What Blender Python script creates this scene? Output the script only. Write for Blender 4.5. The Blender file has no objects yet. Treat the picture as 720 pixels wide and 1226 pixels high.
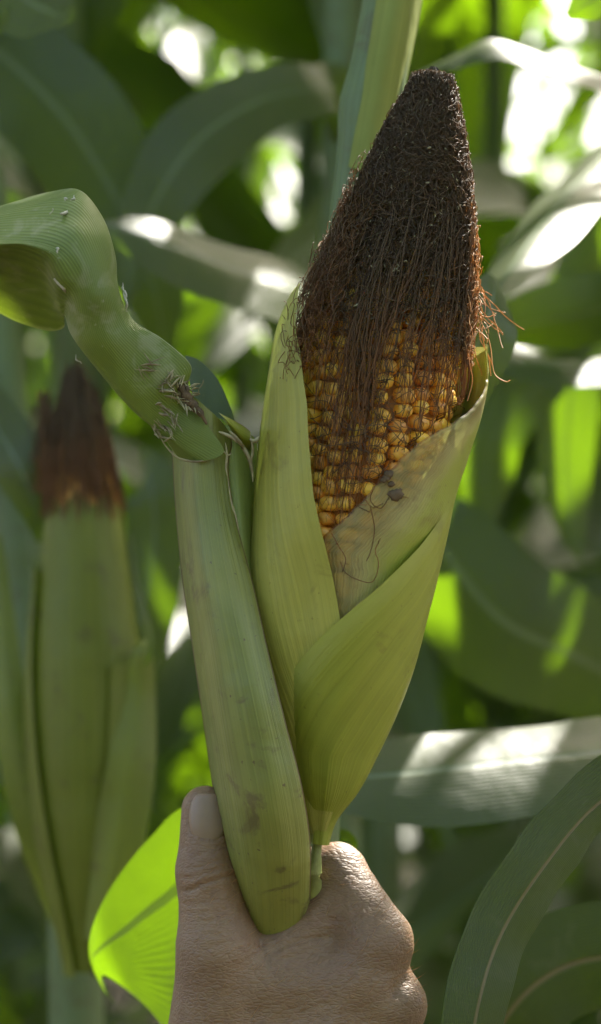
import bpy, math, random
import numpy as np
from mathutils import Vector, noise as mnoise

random.seed(11); rng = np.random.default_rng(11)
SC = bpy.context.scene
COL = SC.collection
R = math.radians

# ------------------------------------------------------------------ camera
D = 0.72                 # metres from lens to the held ear
PXM = 3700.0             # photo pixels per metre at the ear
CZ = 1.25                # lens height above the soil
cam_d = bpy.data.cameras.new('camera'); cam = bpy.data.objects.new('camera', cam_d)
COL.objects.link(cam); SC.camera = cam
cam.location = (0, -D, CZ); cam.rotation_euler = (R(90), 0, 0)
cam_d.sensor_fit = 'VERTICAL'; cam_d.sensor_height = 36
cam_d.lens = 36*D/(1226/PXM)
cam_d.clip_start = 0.02; cam_d.clip_end = 500
cam_d.dof.use_dof = True; cam_d.dof.focus_distance = D-0.015
cam_d.dof.aperture_fstop = cam_d.lens/10.5      # 10.5 mm wide opening

# ------------------------------------------------------------------ sky, sun, exposure
SUN_EL, SUN_AZ = R(48), R(32)                   # azimuth from +Y towards +X
w = bpy.data.worlds.new('World'); SC.world = w; w.use_nodes = True
nt = w.node_tree; bg = nt.nodes['Background']
sky = nt.nodes.new('ShaderNodeTexSky'); sky.sky_type = 'NISHITA'; sky.sun_disc = False
sky.sun_elevation = SUN_EL; sky.sun_rotation = SUN_AZ; sky.air_density = 1.0; sky.dust_density = 6.0; sky.ozone_density = 0.2
nt.links.new(sky.outputs[0], bg.inputs[0]); bg.inputs[1].default_value = 0.15
sun_d = bpy.data.lights.new('sun', 'SUN'); sun_d.energy = 4.6; sun_d.angle = R(0.53); sun_d.color = (1, .95, .86)
sun = bpy.data.objects.new('sun', sun_d); COL.objects.link(sun)
SUNV = Vector((math.sin(SUN_AZ)*math.cos(SUN_EL), math.cos(SUN_AZ)*math.cos(SUN_EL), math.sin(SUN_EL)))
sun.rotation_euler = SUNV.to_track_quat('Z', 'Y').to_euler(); sun.location = SUNV*6+Vector((0, 0, 1))
SC.view_settings.view_transform = 'Standard'; SC.view_settings.look = 'None'
SC.view_settings.exposure = 2.25; SC.view_settings.gamma = 1
SC.render.engine = 'CYCLES'
SC.cycles.use_denoising = True
SC.cycles.max_bounces = 10; SC.cycles.diffuse_bounces = 4; SC.cycles.transmission_bounces = 6
SC.cycles.transparent_max_bounces = 16; SC.cycles.caustics_reflective = False; SC.cycles.caustics_refractive = False
SC.cycles.sample_clamp_indirect = 6.0

# ------------------------------------------------------------------ helpers
def P(px, py, d=0.0):
    """the point d metres behind the ear's plane that stands on the sight line through a photo pixel"""
    k = (D+d)/D/PXM
    return np.array([(px-360)*k, d, CZ-(py-613)*k])

def cr(pts, n):
    """smooth resample of control points (any dimension) to n samples"""
    pts = np.asarray(pts, float); m = len(pts)
    t = np.linspace(0, m-1, n); i = np.minimum(t.astype(int), m-2); f = (t-i).reshape((-1,)+(1,)*(pts.ndim-1))
    g = lambda j: pts[np.clip(j, 0, m-1)]
    p0, p1, p2, p3 = g(i-1), g(i), g(i+1), g(i+2)
    p0 = np.where((i-1 < 0).reshape(f.shape), 2*p1-p2, p0); p3 = np.where((i+2 > m-1).reshape(f.shape), 2*p2-p1, p3)
    return .5*(2*p1+(p2-p0)*f+(2*p0-5*p1+4*p2-p3)*f*f+(3*p1-p0-3*p2+p3)*f**3)

def lin(x, xs, ys): return np.interp(x, xs, ys)

def spl(xs, ys):
    """smooth 1-D function through (xs, ys), xs increasing"""
    xs = np.asarray(xs, float); ys = np.asarray(ys, float)
    X = np.linspace(xs[0], xs[-1], 600)
    m = np.gradient(ys, xs); i = np.clip(np.searchsorted(xs, X)-1, 0, len(xs)-2)
    h = xs[i+1]-xs[i]; t = (X-xs[i])/h
    Y = (2*t**3-3*t*t+1)*ys[i]+(t**3-2*t*t+t)*h*m[i]+(-2*t**3+3*t*t)*ys[i+1]+(t**3-t*t)*h*m[i+1]
    return lambda q: np.interp(q, X, Y)

def mesh(name, verts, faces, mat, uv=None, smooth=True):
    """verts (n,3), faces an (m,k) array; uv (n,2) per vertex"""
    me = bpy.data.meshes.new(name)
    verts = np.asarray(verts, np.float32); faces = np.asarray(faces, np.int32)
    k = faces.shape[1]
    me.vertices.add(len(verts)); me.vertices.foreach_set('co', verts.ravel())
    me.loops.add(faces.size); me.loops.foreach_set('vertex_index', faces.ravel())
    me.polygons.add(len(faces)); me.polygons.foreach_set('loop_start', np.arange(0, faces.size, k, dtype=np.int32))
    me.polygons.foreach_set('loop_total', np.full(len(faces), k, np.int32))
    if uv is not None:
        l = me.uv_layers.new(name='UVMap'); l.data.foreach_set('uv', np.asarray(uv, np.float32)[faces.ravel()].ravel())
    me.update(calc_edges=True); me.validate()
    me.polygons.foreach_set('use_smooth', np.full(len(me.polygons), smooth))
    if mat: me.materials.append(mat)
    return me

def ob(name, me, parent=None, loc=None, **props):
    o = bpy.data.objects.new(name, me); COL.objects.link(o)
    if parent is not None: o.parent = parent
    if loc is not None: o.location = loc
    for k, v in props.items(): o[k] = v
    return o

def empty(name, loc, label, cat, group=None):
    o = bpy.data.objects.new(name, None); COL.objects.link(o); o.location = loc; o.empty_display_size = .05
    o['label'] = label; o['category'] = cat
    if group: o['group'] = group
    return o

def grid_faces(nu, nv, wrap=False):
    i, j = np.meshgrid(np.arange(nu-1), np.arange(nv if wrap else nv-1), indexing='ij')
    a = i*nv+j; b = i*nv+(j+1) % nv
    return np.stack([a, b, b+nv, a+nv], -1).reshape(-1, 4)

def sheet(name, rows, nu, nv, mat, parent, origin, wob=0.0, wf=60, shape=None):
    """smooth surface through rows of (px, py, depth mm)"""
    g = np.array([[P(p[0], p[1], p[2]/1000) for p in r] for r in rows])
    g = cr(g, nu); g = np.swapaxes(cr(np.swapaxes(g, 0, 1), nv), 0, 1)
    if wob:
        for a in range(nu):
            for b in range(nv):
                n = mnoise.noise(Vector(g[a, b]*wf)); g[a, b, 1] += wob*n
    L = np.concatenate([[0], np.cumsum(np.linalg.norm(np.diff(g[:, nv//2], axis=0), axis=1))])
    uv = np.stack([np.broadcast_to(np.linspace(0, 1, nv), (nu, nv)), np.broadcast_to(L[:, None], (nu, nv))], -1)
    return ob(name, mesh(name, g.reshape(-1, 3)-origin, grid_faces(nu, nv), mat, uv.reshape(-1, 2)), parent)

def ribbon_geo(path, hw, side, nrm, fold=.25, nv=9, ruffle=0.0, rf=9.0, seed=0.0):
    """path, side, nrm (n,3); hw (n,): a leaf blade with a sunken midrib and ruffled margins"""
    n = len(path); v = np.linspace(-1, 1, nv)
    L = np.concatenate([[0], np.cumsum(np.linalg.norm(np.diff(path, axis=0), axis=1))])
    rip = ruffle*np.sin(L[:, None]*rf*2*np.pi/.1*.1+np.where(v > 0, 0, 1.9)+seed)*np.abs(v)**2
    off = fold*(np.abs(v)**1.3)[None, :]*hw[:, None]+rip*np.minimum(1, hw/max(hw.max(), 1e-6))[:, None]
    g = path[:, None]+side[:, None]*(v[None, :, None]*hw[:, None, None])+nrm[:, None]*off[..., None]
    uv = np.stack([np.broadcast_to((v+1)/2, (n, nv)), np.broadcast_to(L[:, None], (n, nv))], -1)
    return g.reshape(-1, 3), grid_faces(n, nv), uv.reshape(-1, 2)

def blade(name, pts, mat, parent, origin, fold=.22, ruffle=.002, n=44, rf=9.0, seed=0.0, **props):
    """pts: (px, py, depth m, half width px, roll deg). side lies across the path, rolled into depth"""
    p = cr(np.array(pts, float), n)
    path = np.array([P(a[0], a[1], a[2]) for a in p]); T = np.gradient(path, axis=0); T /= np.linalg.norm(T, axis=1)[:, None]
    fw = np.array([0, 1.0, 0]); s0 = np.cross(T, fw); s0 /= np.linalg.norm(s0, axis=1)[:, None]
    n0 = np.cross(s0, T); rl = np.radians(p[:, 4])[:, None]
    side = s0*np.cos(rl)+n0*np.sin(rl); nr = np.cross(side, T)
    hw = np.maximum(p[:, 3], .3)*(D+p[:, 2])/D/PXM
    V, F, U = ribbon_geo(path, hw, side, nr, fold, 9, ruffle, rf, seed)
    return ob(name, mesh(name, V-origin, F, mat, U), parent, **props)

def tubes(paths, rads, k=4):
    """paths (m,n,3), rads (m,n) -> verts, faces of many thin tubes"""
    m, n, _ = paths.shape
    T = np.gradient(paths, axis=1); T /= np.linalg.norm(T, axis=2)[..., None]+1e-12
    a = np.where(np.abs(T[..., 2:3]) > .9, np.array([1., 0, 0]), np.array([0, 0, 1.]))
    s = np.cross(T, a); s /= np.linalg.norm(s, axis=2)[..., None]+1e-12; b = np.cross(s, T)
    th = np.arange(k)*2*np.pi/k
    V = paths[:, :, None]+rads[:, :, None, None]*(np.cos(th)[None, None, :, None]*s[:, :, None]+np.sin(th)[None, None, :, None]*b[:, :, None])
    f = grid_faces(n, k, True); F = (f[None]+(np.arange(m)*n*k)[:, None, None]).reshape(-1, 4)
    return V.reshape(-1, 3), F

# ------------------------------------------------------------------ materials
class N:
    def __init__(s, name):
        s.m = bpy.data.materials.new(name); s.m.use_nodes = True; s.t = s.m.node_tree; s.t.nodes.clear()
        s.out = s.n('ShaderNodeOutputMaterial')
    def n(s, ty, **kw):
        x = s.t.nodes.new(ty)
        for k, v in kw.items():
            if k.startswith('i_'):
                k = k[2:]; x.inputs[int(k) if k.isdigit() else k.replace('_', ' ')].default_value = v
            else: setattr(x, k, v)
        return x
    def l(s, a, b): s.t.links.new(a, b)
    def math(s, op, a, b=None, c=None, clamp=False):
        x = s.n('ShaderNodeMath', operation=op, use_clamp=clamp)
        for i, v in enumerate((a, b, c)):
            if v is None: continue
            if isinstance(v, (int, float)): x.inputs[i].default_value = v
            else: s.l(v, x.inputs[i])
        return x.outputs[0]
    def mix(s, f, a, b, bt='MIX'):
        x = s.n('ShaderNodeMix', data_type='RGBA', blend_type=bt)
        for i, v in ((0, f), (6, a), (7, b)):
            if isinstance(v, (int, float)): x.inputs[i].default_value = v
            elif isinstance(v, tuple): x.inputs[i].default_value = (*v, 1) if len(v) == 3 else v
            else: s.l(v, x.inputs[i])
        return x.outputs[2]
    def noise(s, vec, scale, detail=3, rough=.5, dist=0):
        x = s.n('ShaderNodeTexNoise'); s.l(vec, x.inputs['Vector'])
        x.inputs['Scale'].default_value = scale; x.inputs['Detail'].default_value = detail
        x.inputs['Roughness'].default_value = rough; x.inputs['Distortion'].default_value = dist
        return x.outputs[0]
    def ramp(s, f, a, b):
        x = s.n('ShaderNodeMapRange', interpolation_type='SMOOTHSTEP', i_1=a, i_2=b); s.l(f, x.inputs[0]); return x.outputs[0]
    def vmap(s, vec, sc):
        x = s.n('ShaderNodeMapping'); x.inputs['Scale'].default_value = sc; s.l(vec, x.inputs[0]); return x.outputs[0]

def plant_mat(name, top, under, trans, tamt, veins=40, rough=.42, bump=.25, midrib=None, mw=.035, spots=0.0,
              spotcol=(.09, .05, .02), edge=None, alpha=None, stripe=.25, yellow=None, spec=.5, vary=.3, flip=False, streak=False, grad=None):
    """leaf tissue: lengthwise veins, pale midrib, blemishes; light passes through it"""
    m = N(name); tc = m.n('ShaderNodeTexCoord'); uv = tc.outputs['UV']; oc = tc.outputs['Object']
    sep = m.n('ShaderNodeSeparateXYZ'); m.l(uv, sep.inputs[0]); x, y = sep.outputs[0], sep.outputs[1]
    geo = m.n('ShaderNodeNewGeometry'); oi = m.n('ShaderNodeObjectInfo')
    wob = m.math('MULTIPLY', m.noise(oc, 25, 2), .02)
    xs = m.math('ADD', x, wob)
    vein = m.math('SINE', m.math('MULTIPLY', xs, veins*2*math.pi))
    vein01 = m.math('MULTIPLY_ADD', vein, .5, .5)
    if streak:
        vein01 = m.ramp(m.noise(m.vmap(uv, (veins, 3.5, 1)), 1, 3, .65), .3, .7)
    fine = m.noise(m.vmap(uv, (veins*3, 9, 1)), 1, 3, .6)
    big = m.noise(oc, 18, 4, .6)
    back = geo.outputs['Backfacing']
    if flip: back = m.math('SUBTRACT', 1, back)
    c = m.mix(back, top, under)
    c = m.mix(m.math('MULTIPLY', m.math('SUBTRACT', 1, vein01), stripe), c, m.mix(1.0, c, (.45, .5, .45), 'MULTIPLY'))
    c = m.mix(m.math('MULTIPLY', m.ramp(fine, .35, .75), .25), c, m.mix(1.0, c, (1.5, 1.4, 1.3), 'MULTIPLY'))
    c = m.mix(m.math('MULTIPLY', m.ramp(big, .3, .7), vary), c, m.mix(1.0, c, (.6, .68, .6), 'MULTIPLY'))
    if yellow is not None:
        c = m.mix(m.math('MULTIPLY', m.ramp(m.noise(oc, 11, 3, .6), .42, .7), .6), c, yellow)
    if grad is not None: c = m.mix(m.ramp(m.math('ADD', x, m.math('MULTIPLY', m.math('SUBTRACT', fine, .5), .12)), grad[1], grad[2]), c, grad[0])
    tcol = m.mix(m.math('MULTIPLY', vein01, .35), trans, m.mix(1.0, trans, (.6, .7, .5), 'MULTIPLY'))
    tcol = m.mix(m.math('MULTIPLY', m.ramp(big, .3, .75), .3), tcol, m.mix(1.0, tcol, (.7, .75, .4), 'MULTIPLY'))
    rnd = m.math('MULTIPLY_ADD', oi.outputs['Random'], .5, .75)
    hs = m.n('ShaderNodeHueSaturation'); m.l(c, hs.inputs['Color']); m.l(rnd, hs.inputs['Value']); 
    if vary > .35: c = hs.outputs[0]
    h = m.math('ADD', m.math('MULTIPLY', vein01, .6), m.math('MULTIPLY', fine, .5))
    ta = tamt
    if midrib is not None:
        ax = m.math('ABSOLUTE', m.math('SUBTRACT', x, .5))
        mk = m.math('SUBTRACT', 1, m.ramp(ax, mw*.6, mw))
        c = m.mix(mk, c, midrib); ta = m.math('MULTIPLY', m.math('SUBTRACT', 1, m.math('MULTIPLY', mk, .6)), tamt)
        h = m.math('ADD', h, m.math('MULTIPLY', mk, 1.5))
    if edge is not None:
        ex = m.math('SUBTRACT', .5, m.math('ABSOLUTE', m.math('SUBTRACT', x, .5)))
        ex = m.math('ADD', ex, m.math('MULTIPLY', m.math('SUBTRACT', m.noise(oc, 260, 3), .5), .015))
        ek = m.math('SUBTRACT', 1, m.ramp(ex, edge[1]*.3, edge[1])); c = m.mix(ek, c, edge[0])
    if spots:
        sp = m.noise(oc, 75, 4, .62, .6); big2 = m.noise(oc, 9, 2)
        sk = m.math('MULTIPLY', m.ramp(m.math('ADD', sp, m.math('MULTIPLY', big2, .25)), .68, .82), spots)
        c = m.mix(sk, c, spotcol)
        tiny = m.ramp(m.noise(oc, 520, 2, .5), .70, .76); c = m.mix(m.math('MULTIPLY', tiny, min(1, spots*1.3)), c, spotcol)
    bp = m.n('ShaderNodeBump', i_Strength=bump, i_Distance=.0006); m.l(h, bp.inputs['Height'])
    b2 = m.n('ShaderNodeBump', i_Strength=bump, i_Distance=.004); m.l(m.noise(oc, 45, 3), b2.inputs['Height']); m.l(bp.outputs[0], b2.inputs['Normal'])
    pb = m.n('ShaderNodeBsdfPrincipled', i_Roughness=rough); m.l(c, pb.inputs['Base Color']); m.l(b2.outputs[0], pb.inputs['Normal'])
    pb.inputs['Specular IOR Level'].default_value = spec
    rr = m.math('MULTIPLY_ADD', fine, .2, rough-.1); m.l(rr, pb.inputs['Roughness'])
    tr = m.n('ShaderNodeBsdfTranslucent'); m.l(tcol, tr.inputs['Color']); m.l(b2.outputs[0], tr.inputs['Normal'])
    mx = m.n('ShaderNodeMixShader'); m.l(pb.outputs[0], mx.inputs[1]); m.l(tr.outputs[0], mx.inputs[2])
    if isinstance(ta, (int, float)): mx.inputs[0].default_value = ta
    else: m.l(ta, mx.inputs[0])
    o = mx.outputs[0]
    if alpha is not None:
        tp = m.n('ShaderNodeBsdfTransparent', i_Color=(.95, .85, .6, 1)); m2 = m.n('ShaderNodeMixShader')
        av = alpha(m, x, y, oc, fine); m.l(av, m2.inputs[0])
        m.l(tp.outputs[0], m2.inputs[1]); m.l(o, m2.inputs[2]); o = m2.outputs[0]
    m.l(o, m.out.inputs[0]); return m.m

TR = (.33, .60, .006)
M_field = plant_mat('field_leaf', (.048, .056, .02), (.058, .068, .024), TR, .25, 34, .42, .3, midrib=(.12, .16, .06), vary=.4)
M_blue = plant_mat('glaucous_leaf', (.07, .084, .056), (.068, .08, .032), TR, .22, 30, .42, .3, midrib=(.13, .17, .09), mw=.03)
M_main = plant_mat('near_leaf', (.125, .178, .175), (.15, .20, .035), (.36, .52, .02), .09, 38, .5, .3, spec=.5, stripe=.5, spots=.25, spotcol=(.42, .40, .30), edge=((.30, .33, .16), .012))
M_stalk = plant_mat('stalk_skin', (.16, .22, .09), (.16, .22, .09), (.3, .45, .05), .12, 26, .5, .4, stripe=.3, spots=.4)
M_sheath = plant_mat('sheath_skin', (.285, .30, .032), (.2, .22, .05), (.35, .45, .05), .0, 26, .42, .38, stripe=.5, spots=.75, spotcol=(.10, .075, .03),
                     edge=((.10, .055, .02), .05), yellow=(.29, .28, .05), vary=.25, streak=True)
M_hleft = plant_mat('husk_skin_left', (.43, .405, .075), (.24, .30, .10), (.4, .5, .08), .15, 40, .45, .32, stripe=.45, spots=.35, yellow=(.46, .42, .11), vary=.2, streak=True)
M_hright = plant_mat('husk_skin_right', (.34, .36, .042), (.30, .36, .12), (.45, .6, .08), .18, 36, .45, .3, stripe=.4, spots=.3, yellow=(.37, .375, .05), vary=.2, edge=((.36, .38, .07), .12), streak=True)
M_pale = plant_mat('pale_sheath', (.30, .34, .09), (.2, .25, .1), (.3, .5, .1), .15, 30, .75, .3, spec=.15, stripe=.3, streak=True)
M_rough = plant_mat('rough_leaf', (.05, .062, .036), (.06, .075, .03), TR, .12, 34, .6, .6, midrib=(.17, .14, .07), mw=.03, spots=.2, spotcol=(.14, .13, .09), spec=.3, stripe=.4)
def _al(m, x, y, oc, fine):
    return m.math('MULTIPLY_ADD', m.noise(oc, 60, 3), .35, m.math('ADD', m.math('MULTIPLY_ADD', fine, .5, .14), m.math('MULTIPLY', m.ramp(x, .1, .35), .5)), clamp=True)
M_memb = plant_mat('husk_membrane', (.45, .40, .16), (.30, .33, .11), (.5, .5, .15), .2, 60, .45, .3, stripe=.2, spots=.35, spotcol=(.14, .08, .04), alpha=_al, vary=.2, grad=((.33, .37, .05), .2, .42), edge=((.16, .10, .05), .02))
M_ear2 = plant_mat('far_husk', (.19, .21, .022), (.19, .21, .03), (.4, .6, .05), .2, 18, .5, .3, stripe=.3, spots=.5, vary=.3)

def simple(name, col, col2, scale=40, rough=.6, sss=0, bump=.3, bd=.001, rnd=0, spec=.5):
    m = N(name); tc = m.n('ShaderNodeTexCoord'); oc = tc.outputs['Object']
    n1 = m.noise(oc, scale, 5, .6); c = m.mix(m.ramp(n1, .3, .7), col, col2)
    if rnd:
        oi = m.n('ShaderNodeObjectInfo'); hs = m.n('ShaderNodeHueSaturation'); m.l(c, hs.inputs['Color'])
        m.l(m.math('MULTIPLY_ADD', oi.outputs['Random'], rnd, 1-rnd/2), hs.inputs['Value'])
        m.l(m.math('MULTIPLY_ADD', oi.outputs['Random'], .03, .485), hs.inputs['Hue']); c = hs.outputs[0]
    pb = m.n('ShaderNodeBsdfPrincipled', i_Roughness=rough); m.l(c, pb.inputs['Base Color'])
    pb.inputs['Specular IOR Level'].default_value = spec
    if sss: pb.inputs['Subsurface Weight'].default_value = sss; pb.inputs['Subsurface Scale'].default_value = .004; pb.inputs['Subsurface Radius'].default_value = (1, .5, .15)
    if bump:
        bp = m.n('ShaderNodeBump', i_Strength=bump, i_Distance=bd); m.l(m.noise(oc, scale*3, 5, .7), bp.inputs['Height']); m.l(bp.outputs[0], pb.inputs['Normal'])
    m.l(pb.outputs[0], m.out.inputs[0]); return m.m
M_kernel = simple('kernel', (.82, .37, .035), (.90, .50, .09), 120, .38, .3, .15, .0004, .35)
M_cob = simple('cob', (.30, .12, .03), (.42, .20, .05), 200, .8)
M_mat = simple('silk_mat', (.022, .018, .011), (.12, .10, .055), 150, .8, 0, 1, .003)
M_mat2 = simple('far_silk', (.07, .045, .022), (.24, .15, .07), 90, .8, 0, 1, .003)
M_soil = simple('soil', (.05, .035, .022), (.11, .08, .05), 9, .9, 0, 1, .03)
M_dry = simple('dry_tissue', (.38, .34, .18), (.16, .12, .06), 220, .7)
M_scar = simple('scar_tissue', (.55, .52, .42), (.40, .38, .28), 220, .7)
M_brown = simple('brown_rot', (.06, .04, .018), (.14, .085, .035), 300, .7)
M_tassel = simple('tassel', (.35, .30, .15), (.45, .40, .2), 30, .7)

def silk_mat(name, cols, tr=.35):
    m = N(name); tc = m.n('ShaderNodeTexCoord'); sep = m.n('ShaderNodeSeparateXYZ'); m.l(tc.outputs['UV'], sep.inputs[0])
    c = m.mix(sep.outputs[0], cols[0], cols[1]); c = m.mix(m.ramp(sep.outputs[1], .2, .9), c, cols[2])
    pb = m.n('ShaderNodeBsdfPrincipled', i_Roughness=.6); m.l(c, pb.inputs['Base Color']); pb.inputs['Specular IOR Level'].default_value = .3
    t = m.n('ShaderNodeBsdfTranslucent', i_Color=(.65, .36, .14, 1)); mx = m.n('ShaderNodeMixShader', i_0=tr)
    m.l(pb.outputs[0], mx.inputs[1]); m.l(t.outputs[0], mx.inputs[2]); m.l(mx.outputs[0], m.out.inputs[0]); return m.m
M_silk = silk_mat('silk', ((.10, .05, .022), (.27, .13, .045), (.10, .075, .04)), .28)
M_silkdark = silk_mat('silk_dark', ((.06, .040, .022), (.15, .095, .045), (.075, .06, .036)), .2)
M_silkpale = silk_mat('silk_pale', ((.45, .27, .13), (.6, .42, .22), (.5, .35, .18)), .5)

M_amber = silk_mat('silk_amber', ((.26, .11, .03), (.42, .2, .06), (.30, .13, .05)), .4)

# ------------------------------------------------------------------ ground
gx = np.concatenate([np.linspace(-60, -4, 12), np.linspace(-3.5, 3.5, 60), np.linspace(4, 60, 12)])
gy = np.concatenate([np.linspace(-20, -3, 8), np.linspace(-2.5, 9, 90), np.linspace(10, 140, 16)])
X, Y = np.meshgrid(gx, gy, indexing='ij')
Z = np.array([[.035*mnoise.noise(Vector((a*2.2, b*2.2, 0)))+.03*math.cos(b/.75*2*math.pi) if abs(a) < 4 and -3 < b < 9.5 else 0 for b in gy] for a in gx])
ob('ground', mesh('ground', np.stack([X, Y, Z], -1).reshape(-1, 3), grid_faces(len(gx), len(gy)), M_soil), kind='structure',
   label='brown ploughed soil under the maize rows')

# ================================================================== THE HELD EAR
QS = [60, 83, 110, 150, 200, 300, 400, 500, 600, 700, 800, 900, 1010, 1060]
CX = spl(QS, [523, 520, 517, 510, 502, 487, 461, 444, 430, 418, 407, 396, 383, 376])
RCOB = spl([80, 90, 110, 150, 200, 300, 400, 500, 600, 700, 800, 900], [2, 11, 20, 36, 52, 73, 92, 98, 97, 86, 62, 30])
RHUSK = spl([370, 395, 420, 470, 530, 569, 627, 716, 809, 889, 947, 982, 1020], [118, 121, 127, 128, 120, 114, 109, 100, 84, 59, 35, 14, 8])
EAR_O = P(383, 1010, 0)
def ear_pt(q, th, r, dm=0.0):
    """q: photo row along the ear's axis, th: angle round it (0 faces the lens), r: radius px"""
    q = np.asarray(q, float); cx = CX(q); sl = (CX(q+4)-CX(q-4))/8
    nx = 1/np.sqrt(1+sl*sl); ny = -sl*nx
    r = np.asarray(r, float); s = np.sin(th)*r; dd = -np.cos(th)*r
    d = dd/PXM+dm/1000
    k = 1/PXM
    x = (cx+s*nx-360)*k; z = CZ-(q+s*ny-613)*k
    return np.stack(np.broadcast_arrays(x, d, z), -1)

ear = empty('corn_ear', EAR_O, 'large ripe maize ear with split green husk and dark brown silk, gripped by the hand', 'corn ear')
# cob core
q = np.linspace(86, 905, 60); th = np.linspace(0, 2*np.pi, 33)[:-1]
Qm, Tm = np.meshgrid(q, th, indexing='ij')
V = ear_pt(Qm, Tm, np.maximum(RCOB(Qm)-16, 1))
ob('cob', mesh('cob', V.reshape(-1, 3)-EAR_O, grid_faces(60, 32, True), M_cob), ear)

# kernels: rounded wedges with a dimple
def kernel_mesh(seed, name='kernel'):
    r_ = random.Random(seed); nu, nv = 9, 12; V = []
    for i in range(nu):
        a = -math.pi/2+math.pi*i/(nu-1)
        for j in range(nv):
            b = 2*math.pi*j/nv; e = .85
            ca, sa = math.cos(a), math.sin(a)
            s = lambda v, p: math.copysign(abs(v)**p, v)
            x = s(ca, e)*s(math.cos(b), e)*.0043; z = s(ca, e)*s(math.sin(b), e)*.0029; y = -s(sa, .8)*.0042
            if sa > .6: y += .0006*(sa-.6)*r_.uniform(.5, 2.2)
            x *= 1+.12*r_.uniform(-1, 1)*.4; z *= 1+.1*r_.uniform(-1, 1)*.4
            V.append((x*(1+.18*sa), y, z*(1+.1*sa)))
    return mesh(name, np.array(V), grid_faces(nu, nv, True), M_kernel)
KM = [kernel_mesh(i) for i in range(6)]
from mathutils import Matrix
NROW = 24; rest = []; nk = 0
for i in range(NROW):
    th0 = (i+.5)/NROW*2*math.pi-math.pi
    qq = 100+random.uniform(0, 18)
    while qq < 890:
        rr = float(RCOB(qq)); t = th0+random.uniform(-.03, .03)+.05*math.sin(qq/90+i)
        front = abs(t) < 1.45 and 350 < qq < 740
        c = ear_pt(qq+random.uniform(-3, 3), t+random.uniform(-.03, .03), rr-14+random.uniform(-4, 2.5))
        o_ = ear_pt(qq, t, rr+20)
        zdir = Vector((ear_pt(qq-5, t, float(RCOB(qq-5)))-ear_pt(qq+5, t, float(RCOB(qq+5))))).normalized()
        ydir = Vector(ear_pt(qq, t, rr-40)-o_).normalized()
        xdir = ydir.cross(zdir).normalized(); ydir = zdir.cross(xdir).normalized()
        ws = max(.35, rr/100); sc = Vector((ws*random.uniform(.68, .9), 1, random.uniform(.74, .97)))
        Mx = Matrix.Translation(Vector(c-EAR_O)) @ Matrix((xdir, ydir, zdir)).transposed().to_4x4() @ Matrix.Rotation(random.uniform(-.12, .12), 4, 'Y') @ Matrix.Diagonal((*sc, 1))
        if front and nk < 298 and random.random() > .04:
            k = ob('kernel', KM[nk % 6], ear); k.matrix_local = Mx; nk += 1
        else: rest.append((Mx, KM[len(rest) % 6]))
        qq += random.uniform(16, 18.4)
vv, ff, n0 = [], [], 0
for Mx, km in rest:
    co = np.empty(len(km.vertices)*3, np.float32); km.vertices.foreach_get('co', co); co = co.reshape(-1, 3)
    A = np.array(Mx); vv.append(co@A[:3, :3].T+A[:3, 3]); ff.append(grid_faces(9, 12, True)+n0); n0 += len(co)
ob('kernel_rows', mesh('kernel_rows', np.concatenate(vv), np.concatenate(ff), M_kernel), ear, kind='stuff')

def husk(name, q0, qtop, thl, thr, rad, mat, nu=90, nv=40, wob=1.2, rag=0, **props):
    """a husk leaf in the ear's own coordinates: qtop(s), thl(q), thr(q), rad(q, th, s)"""
    s = np.linspace(0, 1, nv); u = np.linspace(0, 1, nu)
    U, S = np.meshgrid(u, s, indexing='ij')
    Qg = q0+(qtop(S)-q0)*U
    TL, TRt = thl(Qg), thr(Qg)
    if rag: TL = TL+rag*np.array([mnoise.fractal(Vector((a/9, 1.7, 0)), 1, 2, 4) for a in Qg[:, 0]])[:, None]
    TH = TL+(TRt-TL)*S
    rr = rad(Qg, TH, S)
    nz = np.array([mnoise.noise(Vector((float(a)*.9, float(b)/150, 3.3))) for a, b in zip(TH.ravel()*2, Qg.ravel())]).reshape(TH.shape)
    rr = rr+wob*nz*3
    g = ear_pt(Qg, TH, rr); uv = np.stack([S, U*.25], -1)
    return ob(name, mesh(name, g.reshape(-1, 3)-EAR_O, grid_faces(nu, nv), mat, uv.reshape(-1, 2)), ear, **props)

def edge(pairs, R_, off=0):
    """turn an edge given as (row, column) of the photo into th(q)"""
    qs = np.array([p[0] for p in pairs], float); xs = np.array([p[1] for p in pairs], float)
    th_ = np.arcsin(np.clip((xs-CX(qs))/(R_(qs)+off), -1, 1)); return lambda q: np.interp(q, qs, th_)
# left husk leaf
le = edge([(370, 362), (400, 358), (440, 361), (500, 370), (540, 374), (600, 380), (640, 387), (700, 399), (740, 406), (800, 418), (900, 425), (1010, 385)], RHUSK, -4)
RL = spl([360, 380, 400, 470, 550, 640, 700, 800, 900, 1010], [108, 120, 126, 130, 128, 118, 103, 85, 52, 7])
RLs = spl([360, 380, 400, 470, 550, 640, 700, 800, 900, 1010], [108, 120, 126, 130, 129, 126, 124, 106, 66, 8])
husk('husk_leaf', 1010, lambda s: np.interp(s, [0, .55, .68, .8, .9, 1], [430, 395, 378, 369, 374, 392]), lambda q: q*0-2.5, le,
     lambda q, t, s: RL(q)+(RLs(q)-RL(q))*np.clip((-t-.55)/.6, 0, 1)+np.clip((t+.9)/.9, 0, 1)*-11*np.clip((760-q)/200, 0, 1)-2, M_hleft)
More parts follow.
